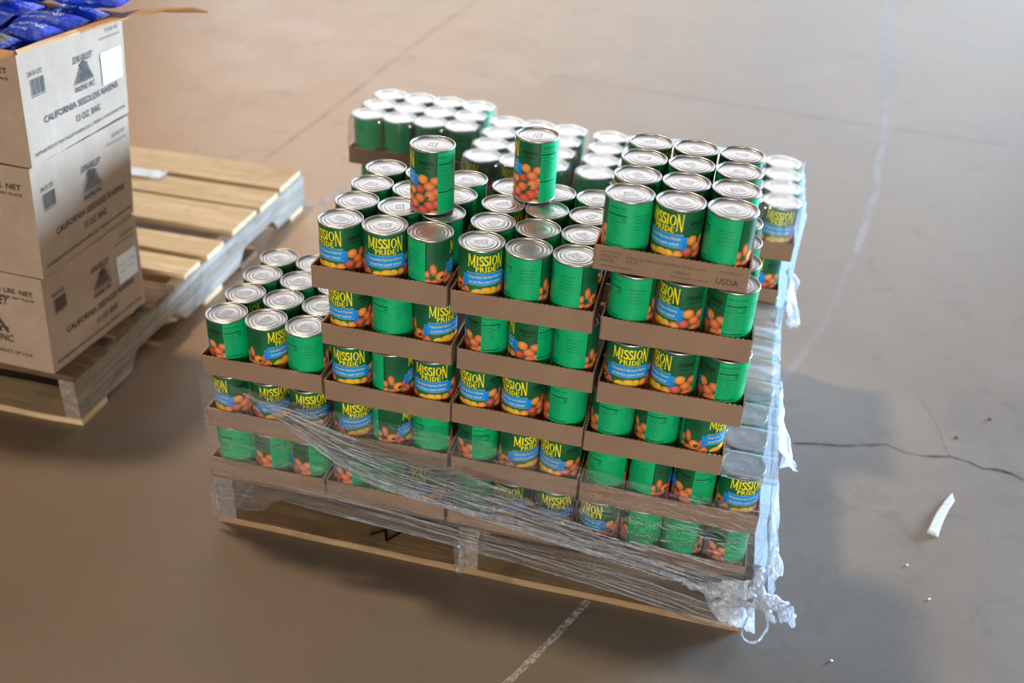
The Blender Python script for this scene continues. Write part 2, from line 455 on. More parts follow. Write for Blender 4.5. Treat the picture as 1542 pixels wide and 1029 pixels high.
R_L = .03668
class LabelMB(MB):
    """points given as (arc length s in m from the front centre, height z, layer)"""
    def __init__(s, flip=1): super().__init__()
    def p(s, a, z, lay, c):
        r = R_L + lay * .00009; th = a / R_L
        return s.vert((r * math.sin(th), -r * math.cos(th), z), c)
    def rect(s, a0, a1, z0, z1, lay, c, c2=None):
        n = max(1, int(abs(a1 - a0) / .0032 + .5)); c2 = c2 or c
        lo = [s.p(a0 + (a1 - a0) * i / n, z0, lay, c) for i in range(n + 1)]
        hi = [s.p(a0 + (a1 - a0) * i / n, z1, lay, c2) for i in range(n + 1)]
        for i in range(n): s.face((lo[i], lo[i + 1], hi[i + 1], hi[i]))
    def poly(s, pts, lay, c):
        s.face([s.p(a, z, lay, c) for a, z in pts])
    def fruit(s, ca, cz, ra, rz, rot, lay, cin, cout, hl=(-.3, .35), zmin=.0035):
        cr, sr = math.cos(rot), math.sin(rot); n = 16; rings = []
        cen = s.p(ca + ra * hl[0] * .5, cz + rz * hl[1] * .5, lay, cin)
        prev = None
        for k in (.45, .8, 1.0):
            t = k ** 1.5; c = tuple(cin[i] * (1 - t) + cout[i] * t for i in range(3)); off = (1 - k) * .5
            ring = []
            for i in range(n):
                an = 2 * math.pi * i / n; x = ra * k * math.cos(an) + ra * hl[0] * off; y = rz * k * math.sin(an) + rz * hl[1] * off
                ring.append(s.p(ca + cr * x - sr * y, max(zmin, cz + sr * x + cr * y), lay, c))
            for i in range(n):
                j = (i + 1) % n
                if prev is None: s.face((cen, ring[i], ring[j]))
                else: s.face((prev[i], ring[i], ring[j], prev[j]))
            prev = ring
    def text(s, body, ac, z, size, lay, c, bold=0, center=True, fit=None):
        vs, fs, w = text_tris(body, size, bold); k = 1
        if fit: k = fit / w
        a0 = ac - w * k / 2 if center else ac
        ids = [s.p(a0 + x * k, z + y, lay, c) for x, y in vs]
        for f in fs: s.face([ids[i] for i in f])
    def serif(s, word, ac, z, h, width, lay, c, hs=None, drop=None, arch=0):
        tot = sum(GL[ch][1] for ch in word) + .05 * (len(word) - 1); k = width / tot; x = 0
        for i, ch in enumerate(word):
            polys, w = GL[ch]; hh = h * (hs[i] if hs else 1); dd = (drop[i] if drop else 0) * h
            for pl in polys:
                pts = [(ac - width / 2 + (x + px) * k, z - dd + py * (hh + dd)) for px, py in pl]
                s.poly(pts, lay, c)
            x += w + .05

def build_label():
    L = LabelMB(); D2R = math.pi / 180 * R_L
    dk0, dk1 = (.004, .095, .034), (.010, .200, .070); br = (.0, .250, .075); ink = (.0, .055, .02)
    z0, z1 = .0032, .1088
    # base wrap with a soft printed fade
    n = 72
    def gcol(deg, zt):
        d = (deg + 180) % 360 - 180
        f = .5 + .5 * math.cos(math.radians(d * 2.2)); u = noise.noise(Vector((d * .03, zt * 4, 1))) * .35
        g = max(0, min(1, .25 + .5 * f + .35 * math.exp(-((zt - .45) / .18) ** 2) + u - .2))
        return tuple(dk0[i] + (dk1[i] - dk0[i]) * g for i in range(3))
    rows = []
    for k in range(9):
        zt = k / 8
        rows.append([L.p(i * 360 / n * D2R, z0 + (z1 - z0) * zt, 0, gcol(i * 360 / n, zt)) for i in range(n)])
    for a, b in zip(rows, rows[1:]):
        for i in range(n):
            j = (i + 1) % n; L.face((a[i], a[j], b[j], b[i]))
    # faded lettering beside the logo
    L.rect(62 * D2R, 104 * D2R, .087, .094, 1, (.004, .045, .018)); L.rect(70 * D2R, 98 * D2R, .081, .084, 1, (.004, .05, .02))
    L.rect(-104 * D2R, -66 * D2R, .083, .088, 1, (.004, .085, .032)); L.rect(-100 * D2R, -70 * D2R, .076, .0785, 1, (.004, .085, .032))
    # fruit
    yo, yo2 = (.95, .50, .08), (.95, .42, .05); orr, ord_ = (.95, .36, .11), (.62, .09, .025); rd, rdd = (.88, .24, .12), (.48, .045, .025)
    F = L.fruit; rr = random.Random(5)
    for k, (a, z, ra, rz, rot, kind) in enumerate([
            (-28, .010, 9, 8, .3, 2), (30, .010, 9, 8, -.2, 2), (-40, .024, 9, 8, .7, 1), (34, .026, 9, 8, .3, 2), (-50, .038, 6, 10, .3, 1), (42, .040, 8, 7, .2, 0),
            (108, .061, 9, 7.5, 0, 1), (74, .063, 9.2, 8, .1, 0), (110, .040, 8, 8, 0, 1), (92, .051, 10, 8, -.1, 1), (66, .045, 9, 7.5, .1, 2), (96, .035, 10.5, 9.5, 0, 1), (66, .029, 9.5, 8, .2, 1),
            (110, .020, 8, 8, 0, 2), (50, .018, 9, 8, 0, 1), (93, .017, 10.5, 8.5, -.1, 2), (104, .003, 9, 6, 0, 1), (74, .008, 10.5, 8.5, .1, 2), (50, .003, 9, 6, 0, 2),
            (-114, .052, 4.5, 7, 0, 1), (-98, .060, 5.8, 11, .15, 1), (-60, .052, 6, 9, -.2, 2), (-78, .047, 9.5, 9, .1, 0), (-113, .038, 6.5, 6.5, 0, 1), (-58, .033, 9, 9, 0, 1), (-94, .034, 11, 9, .1, 1),
            (-114, .024, 7, 6, 0, 0), (-76, .022, 10, 9, .2, 2), (-96, .013, 10.5, 9, 0, 1), (-114, .008, 6, 7, 0, 2), (-56, .014, 10, 9, .2, 1), (-76, .003, 10, 7, 0, 2)]):
        ci, co = [((1.0, .46, .10), (.72, .17, .03)), ((.95, .33, .12), (.58, .09, .03)), ((.86, .17, .10), (.42, .030, .020))][kind]
        F(a * D2R, z, ra * .001, rz * .001, rot, 1 + k * .06, ci, co)
    L.fruit(-74 * D2R, .045, .0042, .0035, .5, 3.2, (.05, .05, .012), (.16, .06, .012)); L.fruit(86 * D2R, .030, .0045, .0028, .7, 3.2, (.02, .12, .02), (.03, .16, .03))
    for k, (a, z, ra, rz, rot) in enumerate([(-20, .014, 11, 6, .2), (20, .013, 11, 6, -.2), (-12, .024, 10, 5.5, -.2), (14, .025, 10, 6, .35), (0, .017, 12, 6, 0), (-24, .028, 8, 4.5, .3), (2, .031, 9, 4.5, 0), (22, .031, 6, 4, -.5)]):
        F(a * D2R, z + .0115, ra * .00105, rz * .0011, rot, 3.4 + k * .1, (1.0, .62, .06), (.86, .38, .02))
    # bright green information side
    a0, a1 = 113 * D2R, 241 * D2R
    L.rect(a0, a1, z0, z1, 4.6, (.0, .46, .165), (.0, .44, .155))
    L.text('Nutrition Facts', 116 * D2R, .0985, .0072, 5.2, ink, 0, False, 46 * D2R)
    L.rect(115 * D2R, 164 * D2R, .0880, .0902, 5.2, ink); L.rect(115 * D2R, 164 * D2R, .0398, .0416, 5.2, ink); L.rect(115 * D2R, 164 * D2R, .0788, .0796, 5.2, ink)
    L.text('Serving size 1/2 cup', 116 * D2R, .0930, .0032, 5.2, ink, 0, False)
    L.text('Calories', 116 * D2R, .0825, .0048, 5.2, ink, 0, False); L.text('60', 155 * D2R, .0815, .0075, 5.2, ink, .01, False, 8.5 * D2R)
    for k in range(9):
        L.text(['Total Fat 0g', 'Saturated Fat 0g', 'Sodium 10mg', 'Total Carb. 15g', 'Dietary Fiber 1g', 'Total Sugars 13g', 'Protein 1g', 'Vitamin A 10%', 'Calcium 0%'][k], 116 * D2R, .0755 - k * .0038, .0030, 5.2, ink, 0, False)
    for k, tx in enumerate(['INGREDIENTS: UNPEELED', 'APRICOTS, WATER, SUGAR', 'PEACH AND PEAR JUICE', 'CONCENTRATE, CITRIC ACID', 'PRODUCT OF USA']):
        L.text(tx, 204 * D2R, .0890 - k * .0056, .0032, 5.2, ink, 0, True, (40 - 3 * (k % 3)) * D2R)
    for k in range(3):
        L.text(['REFRIGERATE AFTER OPENING', 'PLEASE RECYCLE', 'STEEL CAN'][k], 204 * D2R, .036 - k * .005, .0028, 5.2, (.0, .12, .04), 0, True)
    # recycling emblem, a ring of arrows with small captions
    c0, zc = 212 * D2R, .016
    for k in range(3):
        b = math.radians(90 + 120 * k)
        for i in range(4):
            t0, t1 = b - .8 + i * .4, b - .4 + i * .4; w = .0012 if i < 3 else .0022
            f = lambda t, r: (c0 + r * math.cos(t), zc + r * math.sin(t))
            L.poly([f(t0, .0042), f(t1, .0042), f(t1, .0042 - w), f(t0, .0042 - w)], 5.2, ink)
    L.rect(c0 - .014, c0 - .0075, .012, .0165, 5.2, ink); L.rect(c0 + .0075, c0 + .013, .012, .0155, 5.2, ink); L.rect(c0 - .003, c0 + .003, .009, .0105, 5.2, ink)
    # dark strip beside the information side
    L.rect(241 * D2R, 245 * D2R, .045, z1, 1.5, (.003, .07, .028))
    # ribbon
    bl, bl2 = (.008, .32, .86), (.004, .20, .72)
    tail = 13 * D2R
    for sgn in (-1, 1):
        a = 48 * D2R * sgn; b = (48 * D2R + tail) * sgn
        L.rect(min(a, b), max(a, b), .0475, .0695, 5.0, bl2, bl)
        L.poly([(a, .0475), (a - .004 * sgn, .052), (a, .052)], 5.1, (.004, .06, .25))
    L.rect(-50 * D2R, 50 * D2R, .0515, .0735, 5.6, bl, bl)
    L.rect(-50 * D2R, 50 * D2R, .0731, .0737, 5.8, (.55, .60, .08)); L.rect(-50 * D2R, 50 * D2R, .0513, .0519, 5.8, (.55, .60, .08))
    L.text('Unpeeled Apricot Halves', 0, .0640, .0068, 6.3, (.78, .72, .08), .012, True, 90 * D2R)
    L.text('IN EXTRA LIGHT SYRUP', 0, .0548, .0058, 6.3, (.75, .82, .88), .012, True, 84 * D2R)
    # name
    ye = (1.0, .84, .012); sh = (.01, .05, .01)
    for lay, c, o in ((5.4, sh, .0003), (6.15, ye, .0002), (6.3, ye, -.0002)):
        L.serif('MISSION', o, .0868 - o, .0165, .0600, lay, c, [1.12, 1, 1, 1, 1, 1, 1.12], [.20, 0, 0, 0, 0, 0, .50])
        L.serif('PRIDE', o, .0755 - o, .0090, .0350, lay, c)
    return L.mesh('paper_label', True)

def lathe(mb, prof, n=40, mi=0, mis=None):
    rows = [[(r * math.cos(2 * math.pi * i / n), r * math.sin(2 * math.pi * i / n), z) for i in range(n)] for r, z in prof]
    ids = [[mb.vert(p) for p in r] for r in rows]
    for k, (a, b) in enumerate(zip(ids, ids[1:])):
        for i in range(n):
            j = (i + 1) % n; mb.face((a[i], a[j], b[j], b[i]), mis[k] if mis else mi)
    return ids

CH = .1128
def build_can():
    r = empty('food_can')
    mb = MB()
    ids = lathe(mb, [(.0, .003), (.034, .003), (.0348, .0), (.0368, .0), (.0377, .0012), (.0374, .003), (.0365, .0040), (.0365, .1085), (.0374, .1094), (.0380, .1106), (.0379, .1120), (.0370, CH), (.0359, CH - .0003), (.0352, CH - .0014)])
    link('can_body', mb.mesh('can_body'), METAL, r, True)
    mb = MB()
    pr = [(.0353, CH - .0012), (.0349, CH - .0034), (.0338, CH - .0038), (.0322, CH - .0036), (.0310, CH - .0026), (.0298, CH - .0024), (.0288, CH - .0030), (.0276, CH - .0034), (.0262, CH - .0031),
          (.0252, CH - .0024), (.0240, CH - .0022), (.0228, CH - .0026), (.0206, CH - .0032), (.0198, CH - .0029), (.0186, CH - .0026), (.0120, CH - .0026), (.0001, CH - .0026)]
    lathe(mb, [(a, CH - .0028 + (b - CH + .0028) * .7 if i > 1 else b) for i, (a, b) in enumerate(pr)])
    for k, tx in enumerate(('BEST BY 08', '5P 215 AP', 'L4 16:42')):
        vs, fs, w = text_tris(tx, .0050, .0); ids = [mb.vert((x - w / 2, .0040 - k * .0056 + y, CH - .00235)) for x, y in vs]
        for f in fs: mb.face([ids[i] for i in f], 1)
    link('lid', mb.mesh('lid'), [METAL, CODE], r, True)
    link('paper_label', build_label(), LABEL, r, False)
    return r
CAN = build_can()
can_used = [False]
GR = 'green apricot cans standing in the cardboard trays'
def put_can(x, y, z, theta_view, label, group=GR, tilt=0):
    """theta_view: which side of the label (degrees right of the logo centre) is turned to the lens"""
    if can_used[0]: c = copy_tree(CAN)
    else: c = CAN; can_used[0] = True
    c.location = (x, y, z)
    ph = math.degrees(math.atan2(CAM.y - y, CAM.x - x))
    c.rotation_euler.z = math.radians(ph + 90 - theta_view)
    tag(c, label, 'can', group); return c

# ------------------------------------------------------------------ cardboard trays
TH, TT = .040, .0026
def tray_mesh(nx, ny, seed, plain=False):
    Wd, D = nx * P + .005, ny * P + .005; r = .004; path = []
    def seg(a, b, step=.0042):
        a = Vector(a); b = Vector(b); n = max(1, int((b - a).length / step)); nn = (b - a).normalized(); nn = Vector((nn.y, -nn.x))
        for i in range(n):
            path.append((a.lerp(b, i / n), nn))
    def arc(cx, cy, a0):
        for i in range(3):
            t = math.radians(a0 + 90 * i / 3); path.append((Vector((cx + r * math.cos(t), cy + r * math.sin(t))), Vector((math.cos(t), math.sin(t)))))
    seg((r, 0), (Wd - r, 0)); arc(Wd - r, r, -90); seg((Wd, r), (Wd, D - r)); arc(Wd - r, D - r, 0)
    seg((Wd - r, D), (r, D)); arc(r, D - r, 90); seg((0, D - r), (0, r)); arc(r, r, 180)
    mb = MB(); cols = []
    rnd = random.Random(seed)
    for k, (p, n_) in enumerate(path):
        wob = .0011 * noise.noise(Vector((p.x * 14, p.y * 14, seed))); top = TH + (.0009 if k % 2 else -.0004) + .0018 * noise.noise(Vector((p.x * 9, p.y * 9, seed + 5)))
        edge = min(p.x, Wd - p.x, p.y, D - p.y)
        o = p + n_ * min(0, wob); i_ = p - n_ * TT; om = p + n_ * (-.0003 + min(0, wob * 1.3))
        cols.append([(o.x, o.y, 0), (om.x, om.y, TH * .5), (o.x, o.y, top), (i_.x, i_.y, top), (i_.x, i_.y, .0022)])
    n = len(cols); ids = [[mb.vert(p) for p in c] for c in cols]
    for a in range(n):
        b = (a + 1) % n
        for k in range(4): mb.face((ids[a][k], ids[b][k], ids[b][k + 1], ids[a][k + 1]), 1 if k == 2 else 0)
    mb.face([c[4] for c in ids]); mb.face([c[0] for c in ids][::-1])
    return mb.mesh('cardboard_tray'), Wd, D

FACE = {0: 'logo facing front'}
def face_words(t):
    t = ((t + 180) % 360) - 180
    if abs(t) < 20: return 'name front'
    if 20 <= t < 70: return 'name turned left'
    if -75 < t <= -20: return 'name turned right'
    if 70 <= t < 118: return 'fruit side front'
    if 118 <= t < 150: return 'facts panel right'
    if t >= 150 or t < -145: return 'green side front'
    return 'fruit side right'
ROWN = {4: ['front row', 'second row', 'third row', 'back row'], 3: ['front row', 'middle row', 'back row']}
COLN = {3: ['left', 'centre', 'right'], 4: ['far left', 'inner left', 'inner right', 'far right']}
tray_n = [0]
def tray(layer, x0, y0, th, nx, ny, name, want, front=None, group='shallow cardboard trays stacked on the pallet', note=None, seed=None):
    tray_n[0] += 1
    me, Wd, D = tray_mesh(nx, ny, seed or tray_n[0])
    z = ZP + (layer - 1) * LH
    t = link('cardboard_tray', me, [CARD, CARDE]); t.location = (x0, y0, z); t.rotation_euler.z = th
    tag(t, note or ('shallow brown cardboard tray of green cans, ' + name), 'tray', group)
    c, s = math.cos(th), math.sin(th); rnd = random.Random(100 + tray_n[0])
    for j in range(ny):
        for i in range(nx):
            if not want(i, j): continue
            lx, ly = .0025 + P * (i + .5), .0025 + P * (j + .5)
            if j == 0 and front: tv = front[i]; 
            else: tv = rnd.choice([0, 60, 120, 180, 200, 230, -30, 90, 150, 40])
            fw = face_words(tv) + ', ' if (j == 0 and front) else ''
            lab = 'green can, %s%s %s, in %s' % (fw, ROWN[ny][j], COLN[nx][i], name)
            assert len(lab.split()) <= 16, lab
            put_can(x0 + c * lx - s * ly + rnd.uniform(-.0003, .0003), y0 + s * lx + c * ly, z + .0024, tv, lab)
    return t
ALL = lambda i, j: True
FR = lambda i, j: j == 0
FRR = lambda i, j: j == 0 or i == 2

# layer 1 and 2 (under the wrap)
l1 = [[180, 125, 120], [120, 200, 60], [185, 20, -10]]
l2 = [[67, -11, -6], [-15, 285, 190], [130, -32, 46]]
nm = ['far left', 'left of centre', 'right of centre']
for k, x in enumerate((.002, .242, .482)):
    tray(1, x, .002, .002, 3, 4, 'wrapped bottom tray ' + nm[k], FR, l1[k])
    tray(2, x + .003, .006, .0, 3, 4, 'wrapped second tray ' + nm[k], FR, l2[k])
tray(1, .722, .000, .0, 4, 3, 'wrapped bottom tray at right corner', lambda i, j: j == 0 or i == 3, [40, 150, 200, 110])
tray(2, .7235, .002, .004, 4, 3, 'wrapped second tray at right corner', lambda i, j: j == 0 or i == 3, [180, 231, 113, -26])
for k, y in enumerate((.243, .484)):
    tray(1, .724, y, .0, 4, 3, ['wrapped bottom tray behind right corner', 'wrapped bottom tray along right side'][k], lambda i, j: i == 3)
    tray(2, .732 + .004 * k, y + .002, .0, 4, 3, ['wrapped second tray behind right corner', 'wrapped second tray along right side'][k], lambda i, j: i == 3)
# layers 3 to 6 at the front
tray(3, .005, .010, .020, 3, 4, 'open low tray at far left', ALL, [129, -46, 195], seed=11)
tray(3, .2485, .0033, .003, 3, 4, 'third tray down, left column', FR, [12, 268, 11])
tray(3, .4845, .0073, -.010, 3, 4, 'third tray down, centre column', FR, [37, 35, 160])
tray(3, .7215, -.0012, .003, 3, 4, 'lowest unwrapped tray at right', FRR, [151, 140, -63])
tray(4, .247, .0087, .0045, 3, 4, 'second tray down, left column', FR, [42, 178, -30])
tray(4, .4915, .0063, -.012, 3, 4, 'second tray down, centre column', FR, [127, 94, 211])
tray(4, .7360, -.018, .0075, 3, 4, 'third tray down, right column', FRR, [-7, 56, 124])
tray(5, .2391, -.0006, .017, 3, 4, 'open top tray at left', ALL, [47, 0, 254])
tray(5, .4810, -.0048, .021, 3, 4, 'open top tray at centre', ALL, [-14, 206, 223])
tray(5, .7285, -.0101, .010, 3, 4, 'second tray down, right column', FRR, [192, 51, 125])
top = tray(6, .7042, .0027, -.0144, 3, 4, 'topmost tray at right', ALL, [165, 33, 213], note='topmost brown cardboard tray at right with large grey letters printed')
# support trays in the middle and the back, seen only between and above the front ones
TS = 'shallow cardboard trays stacked on the pallet'
for lay in (1, 2):
    for k, x in enumerate((.004, .244, .484)):
        tray(lay, x, .700, 0, 3, 4, 'wrapped %s tray at back, %s' % (['bottom', 'second'][lay - 1], nm[k]), lambda i, j: j == 3)
    tray(lay, .728, .725, 0, 4, 3, 'wrapped %s tray at the back right corner' % ['bottom', 'second'][lay - 1], lambda i, j: i == 3 or j == 2)
tray(3, .000, .798, 0, 4, 3, 'wrapped lower tray at back left', lambda i, j: j == 0 or j == 2, [180, 200, 170, 190])
for k, (x, y) in enumerate(((.318, .640), (.560, .634), (.803, .620))):
    tray(3, x, y, 0, 3, 4, 'wrapped lower back tray ' + ['left of centre', 'right of centre', 'at right'][k], (lambda i, j: i == 2 or j == 3) if k == 2 else (lambda i, j: j == 3), [60, 40, 47])
tray(4, -.014, .794, 0, 4, 3, 'film-wrapped back left tray', ALL, [185, 200, 175, 160])
tray(4, .313, .632, 0, 3, 4, 'film-wrapped back tray left of centre', ALL, [60, 5, 160])
tray(4, .567, .625, 0, 3, 4, 'film-wrapped back tray right of centre', ALL, [190, 170, 120])
tray(4, .8135, .612, 0, 3, 4, 'film-wrapped back right tray', ALL, [40, 20, -6])

# printing on the topmost tray
mb = MB()
def flat_text(mb, body, x, z, size, fit=None, y=-.0003, bold=0, mi=0):
    vs, fs, w = text_tris(body, size, bold); k = fit / w if fit else 1
    ids = [mb.vert((x + a * k, y, z + b)) for a, b in vs]
    for f in fs: mb.face([ids[i] for i in f], mi)
flat_text(mb, 'USDA', .187, .0085, .0145, .034, bold=.01)
link('purchaser_stamp', mb.mesh('purchaser_stamp'), INK, top); mb = MB()
flat_text(mb, '100210', .122, .0135, .0072, .026, mi=1)
flat_text(mb, 'UNPEELED APRICOT HALVES IN EXTRA LIGHT', .050, .0245, .0066, .122, mi=1)
flat_text(mb, 'SYRUP', .050, .0175, .0066, .020, mi=1)
flat_text(mb, 'MISSION', .012, .0225, .0072, .026, mi=1); flat_text(mb, 'PRIDE', .012, .0150, .0072, .020, mi=1)
flat_text(mb, 'NET CONTENTS', .012, .0305, .0045, .032, mi=1); flat_text(mb, 'KEEP FROM FREEZING', .012, .0070, .0040, .050, mi=1)
flat_text(mb, 'CONTRACT NO. PACKED BY PACIFIC COAST', .120, .0070, .0042, .058, mi=1); flat_text(mb, 'MFG DATE LOT', .190, .0270, .0050, .032, mi=1)
link('product_print', mb.mesh('product_print'), [INK, INKF], top)

# two loose cans standing on the lids
put_can(.4065, .135, ZP + 5 * LH - .0003, 100, 'green can standing alone on the lids of the left top tray', None)
put_can(.5595, .241, ZP + 5 * LH - .0003, 100, 'green can standing alone on the lids of the centre top tray', None)

# ------------------------------------------------------------------ stretch film
def sheet(name, fn, nu, nv, mat, parent=None, thick=0):
    mb = MB(); mb.grid([[fn(i / nu, j / nv) for i in range(nu + 1)] for j in range(nv + 1)])
    return link(name, mb.mesh(name), mat, parent, True)
def interp(tab, x):
    if x <= tab[0][0]: return tab[0][1]
    for (a, b), (c, d) in zip(tab, tab[1:]):
        if x <= c: return b + (d - b) * (x - a) / (c - a)
    return tab[-1][1]
LOW = [(-.01, .036), (.042, .040), (.048, .062), (.09, .066), (.115, .075), (.130, .098), (.157, .115), (.218, .110), (.30, .104), (.393, .101), (.525, .090), (.65, .080), (.781, .066), (.90, .052), (.98, .03), (1.06, .035)]
TOPL = [(-.01, .376), (.04, .371), (.143, .357), (.245, .350), (.346, .347), (.542, .347), (.744, .330), (.871, .318), (1.02, .325), (1.06, .335)]
FOLD = [(.10, .362), (.13, .352), (.166, .324), (.229, .293), (.266, .252), (.304, .226), (.394, .203), (.522, .190), (.648, .171), (.773, .150), (.833, .155), (.895, .142), (1.025, .120), (1.06, .11)]
wrap = empty('stretch_wrap', (.5, -.02, ZP)); tag(wrap, 'clear torn stretch film wound around the lower layers and hanging off the right side', 'plastic wrap')
def local(o): o.location = (-.5, .02, -ZP); return o
def nz(a, b, c): return noise.noise(Vector((a, b, c)))
def front(u, v):
    x = .0005 + 1.054 * u; lo = interp(LOW, x) + .004 * nz(x * 60, 0, 0); hi = interp(TOPL, x) + .004 * nz(x * 30, 5, 0); z = lo + (hi - lo) * v
    s = z + x * .10
    y = -.009 - .0022 * nz(x * 5, s * 90, 1) - .0018 * nz(x * 20, s * 40, 4) - .001 * abs(nz(x * 50, z * 50, 2))
    lz = (z - ZP) % LH  # hugs the trays, sinks between them
    if lz > .045 and z > ZP: y += .0022
    if x < .008: y += (.008 - x) * .9
    return (x, min(y, -.0065 + max(0, .008 - x) * .9), z)
local(sheet('front_film', front, 300, 90, FILM, wrap))
def fold(u, v):
    x = .10 + .945 * u; hi = interp(FOLD, x); band = .012 + .075 * math.sin(min(1, u * 1.25) * math.pi) ** .7
    top_ = min(interp(TOPL, x) - .003, hi + band * 1.05); z = hi - .004 + (top_ - hi) * v + .006 * nz(x * 25, v * 3, 8) * (1 - v)
    y = -.0150 - .009 * abs(nz(x * 16, z * 60 + x * 8, 3)) - .006 * abs(nz(x * 48, z * 110 + x * 16, 6)) - .003 * math.exp(-(v * 12) ** 2)
    return (x, y, z)
local(sheet('crumpled_fold', fold, 320, 40, FILMD, wrap))
def rope(name, pts, r0, r1, mat, parent, seed=0, n=7, per=8, rad_noise=.5):
    P_ = [Vector(p) for p in pts]; path = []
    for i in range(len(P_) - 1):
        a, b, c, d = P_[max(0, i - 1)], P_[i], P_[i + 1], P_[min(len(P_) - 1, i + 2)]
        for k in range(per):
            t = k / per; path.append(.5 * ((2 * b) + (c - a) * t + (2 * a - 5 * b + 4 * c - d) * t * t + (3 * b - a - 3 * c + d) * t ** 3))
    path.append(P_[-1]); rows = []
    for i, p in enumerate(path):
        d = (path[min(i + 1, len(path) - 1)] - path[max(0, i - 1)]).normalized(); a = d.orthogonal().normalized(); b = d.cross(a)
        t = i / (len(path) - 1); r = (r0 + (r1 - r0) * t)
        rows.append([p + (a * math.cos(q) + b * math.sin(q)) * r * (1 + rad_noise * nz(i * .5 + seed, q, seed)) for q in [2 * math.pi * k / n for k in range(n)]])
    mb = MB(); ids = mb.grid(rows, close=True); mb.face(ids[0][::-1]); mb.face(ids[-1]); return local(link(name, mb.mesh(name), mat, parent, True))
rope('rolled_fold_edge', [(x, -.019 - .003 * math.sin(x * 40), interp(FOLD, x) - .004) for x in [.10 + .037 * k for k in range(26)]], .0016, .0030, FILMD, wrap, 3, 6, 4, .8)
rope('rolled_lower_edge', [(x, -.0125, interp(LOW, x)) for x in [.16 + .044 * k for k in range(20)]], .0014, .0022, FILMD, wrap, 9, 6, 4, .8)
# drape over the lids of the right hand column
def lidz(x, y):
    zz = ZP + 2 * LH + .0010
    return zz
def topfilm(u, v):
    x = .958 + .094 * u; y = -.004 + .62 * v
    z = lidz(x, y) + .0012 + .001 * abs(nz(x * 40, y * 25, 2))
    cy = ((y - .005) % P) / P - .5; gap = max(0, abs(cy) - .40) / .10
    z -= .010 * gap * (1 if u > .1 else .3)
    if v > .42: z += .012 * math.sin(min(1, (v - .42) * 4) * math.pi / 2) * (1 - abs(2 * u - 1) ** 4) * (.6 + .4 * math.sin(y * 82))
    return (x, y, z)
local(sheet('lid_film', topfilm, 20, 120, FILML, wrap))
def side(u, v):
    y = -.008 + .945 * u
    hi = .366 if y < .60 else .366 + .224 * min(1, (y - .60) / .012)
    lo = .035 + .035 * (1 + nz(y * 9, 0, 2)) - .02 * u
    z = lo + (hi - lo) * v
    bul = .020 * math.exp(-((v - .35) / .33) ** 2) * (.7 + .5 * math.sin(y * 9 + 1)) if y < .60 else .008
    x = 1.0495 + max(0, bul) + .007 * nz(y * 14, z * 3, 1) * (1 - v * .6) + .004 * nz(y * 50, z * 6, 3)
    return (max(x, 1.046), y, z)
local(sheet('side_film', side, 190, 60, FILMW, wrap))
# loose pieces at the right side
def flap(name, a, b, c, d, amp, seed, nu=26, nv=26, mat=None):
    a, b, c, d = [Vector(q) for q in (a, b, c, d)]
    nrm = (b - a).cross(d - a).normalized()
    def f(u, v):
        p = a.lerp(b, u).lerp(d.lerp(c, u), v)
        return p + nrm * amp * (nz(u * 4, v * 2, seed) * 1.6 + .5 * nz(u * 12, v * 5, seed + 3)) + Vector((0, 0, .01 * nz(u * 6, seed, 0))) * v
    return local(sheet(name, f, nu, nv, mat or FILMW, wrap))
flap('torn_flap', (1.056, .15, .335), (1.056, .36, .345), (1.082, .235, .245), (1.106, .195, .255), .014, 5)
flap('torn_flap', (1.056, .56, .40), (1.056, .68, .44), (1.098, .62, .335), (1.075, .58, .34), .010, 15)
flap('torn_flap', (1.050, -.012, .30), (1.058, .10, .33), (1.100, .06, .13), (1.085, -.010, .11), .012, 8)
flap('torn_flap', (.955, -.020, .135), (1.050, -.020, .17), (1.072, -.030, .05), (1.000, -.022, .060), .010, 21)
for k, pts in enumerate([[(1.050, -.02, .20), (1.060, -.022, .155), (1.072, -.02, .128), (1.095, -.012, .112), (1.118, -.012, .118), (1.130, -.014, .090), (1.134, -.012, .072)],
        [(.93, -.022, .135), (.98, -.026, .128), (1.03, -.026, .120), (1.07, -.022, .124), (1.10, -.015, .108), (1.122, -.012, .082)],
        [(1.045, -.022, .16), (1.075, -.024, .140), (1.100, -.018, .128), (1.115, -.014, .100), (1.112, -.014, .078)],
        [(.99, -.026, .10), (1.04, -.03, .12), (1.07, -.026, .118), (1.088, -.02, .098), (1.100, -.02, .080)]]):
    rope('knotted_tail', pts, .008, .0045, FILMW, wrap, k * 3 + 1, 9, 8, 1.1)
lp = [(1.058, -.025, .105), (1.052, -.03, .075), (1.050, -.032, .045), (1.062, -.034, .032), (1.078, -.034, .036), (1.086, -.032, .055), (1.090, -.030, .080), (1.082, -.028, .100)]
rope('film_loop', lp, .0018, .0024, FILMW, wrap, 31, 6, 6, .9)
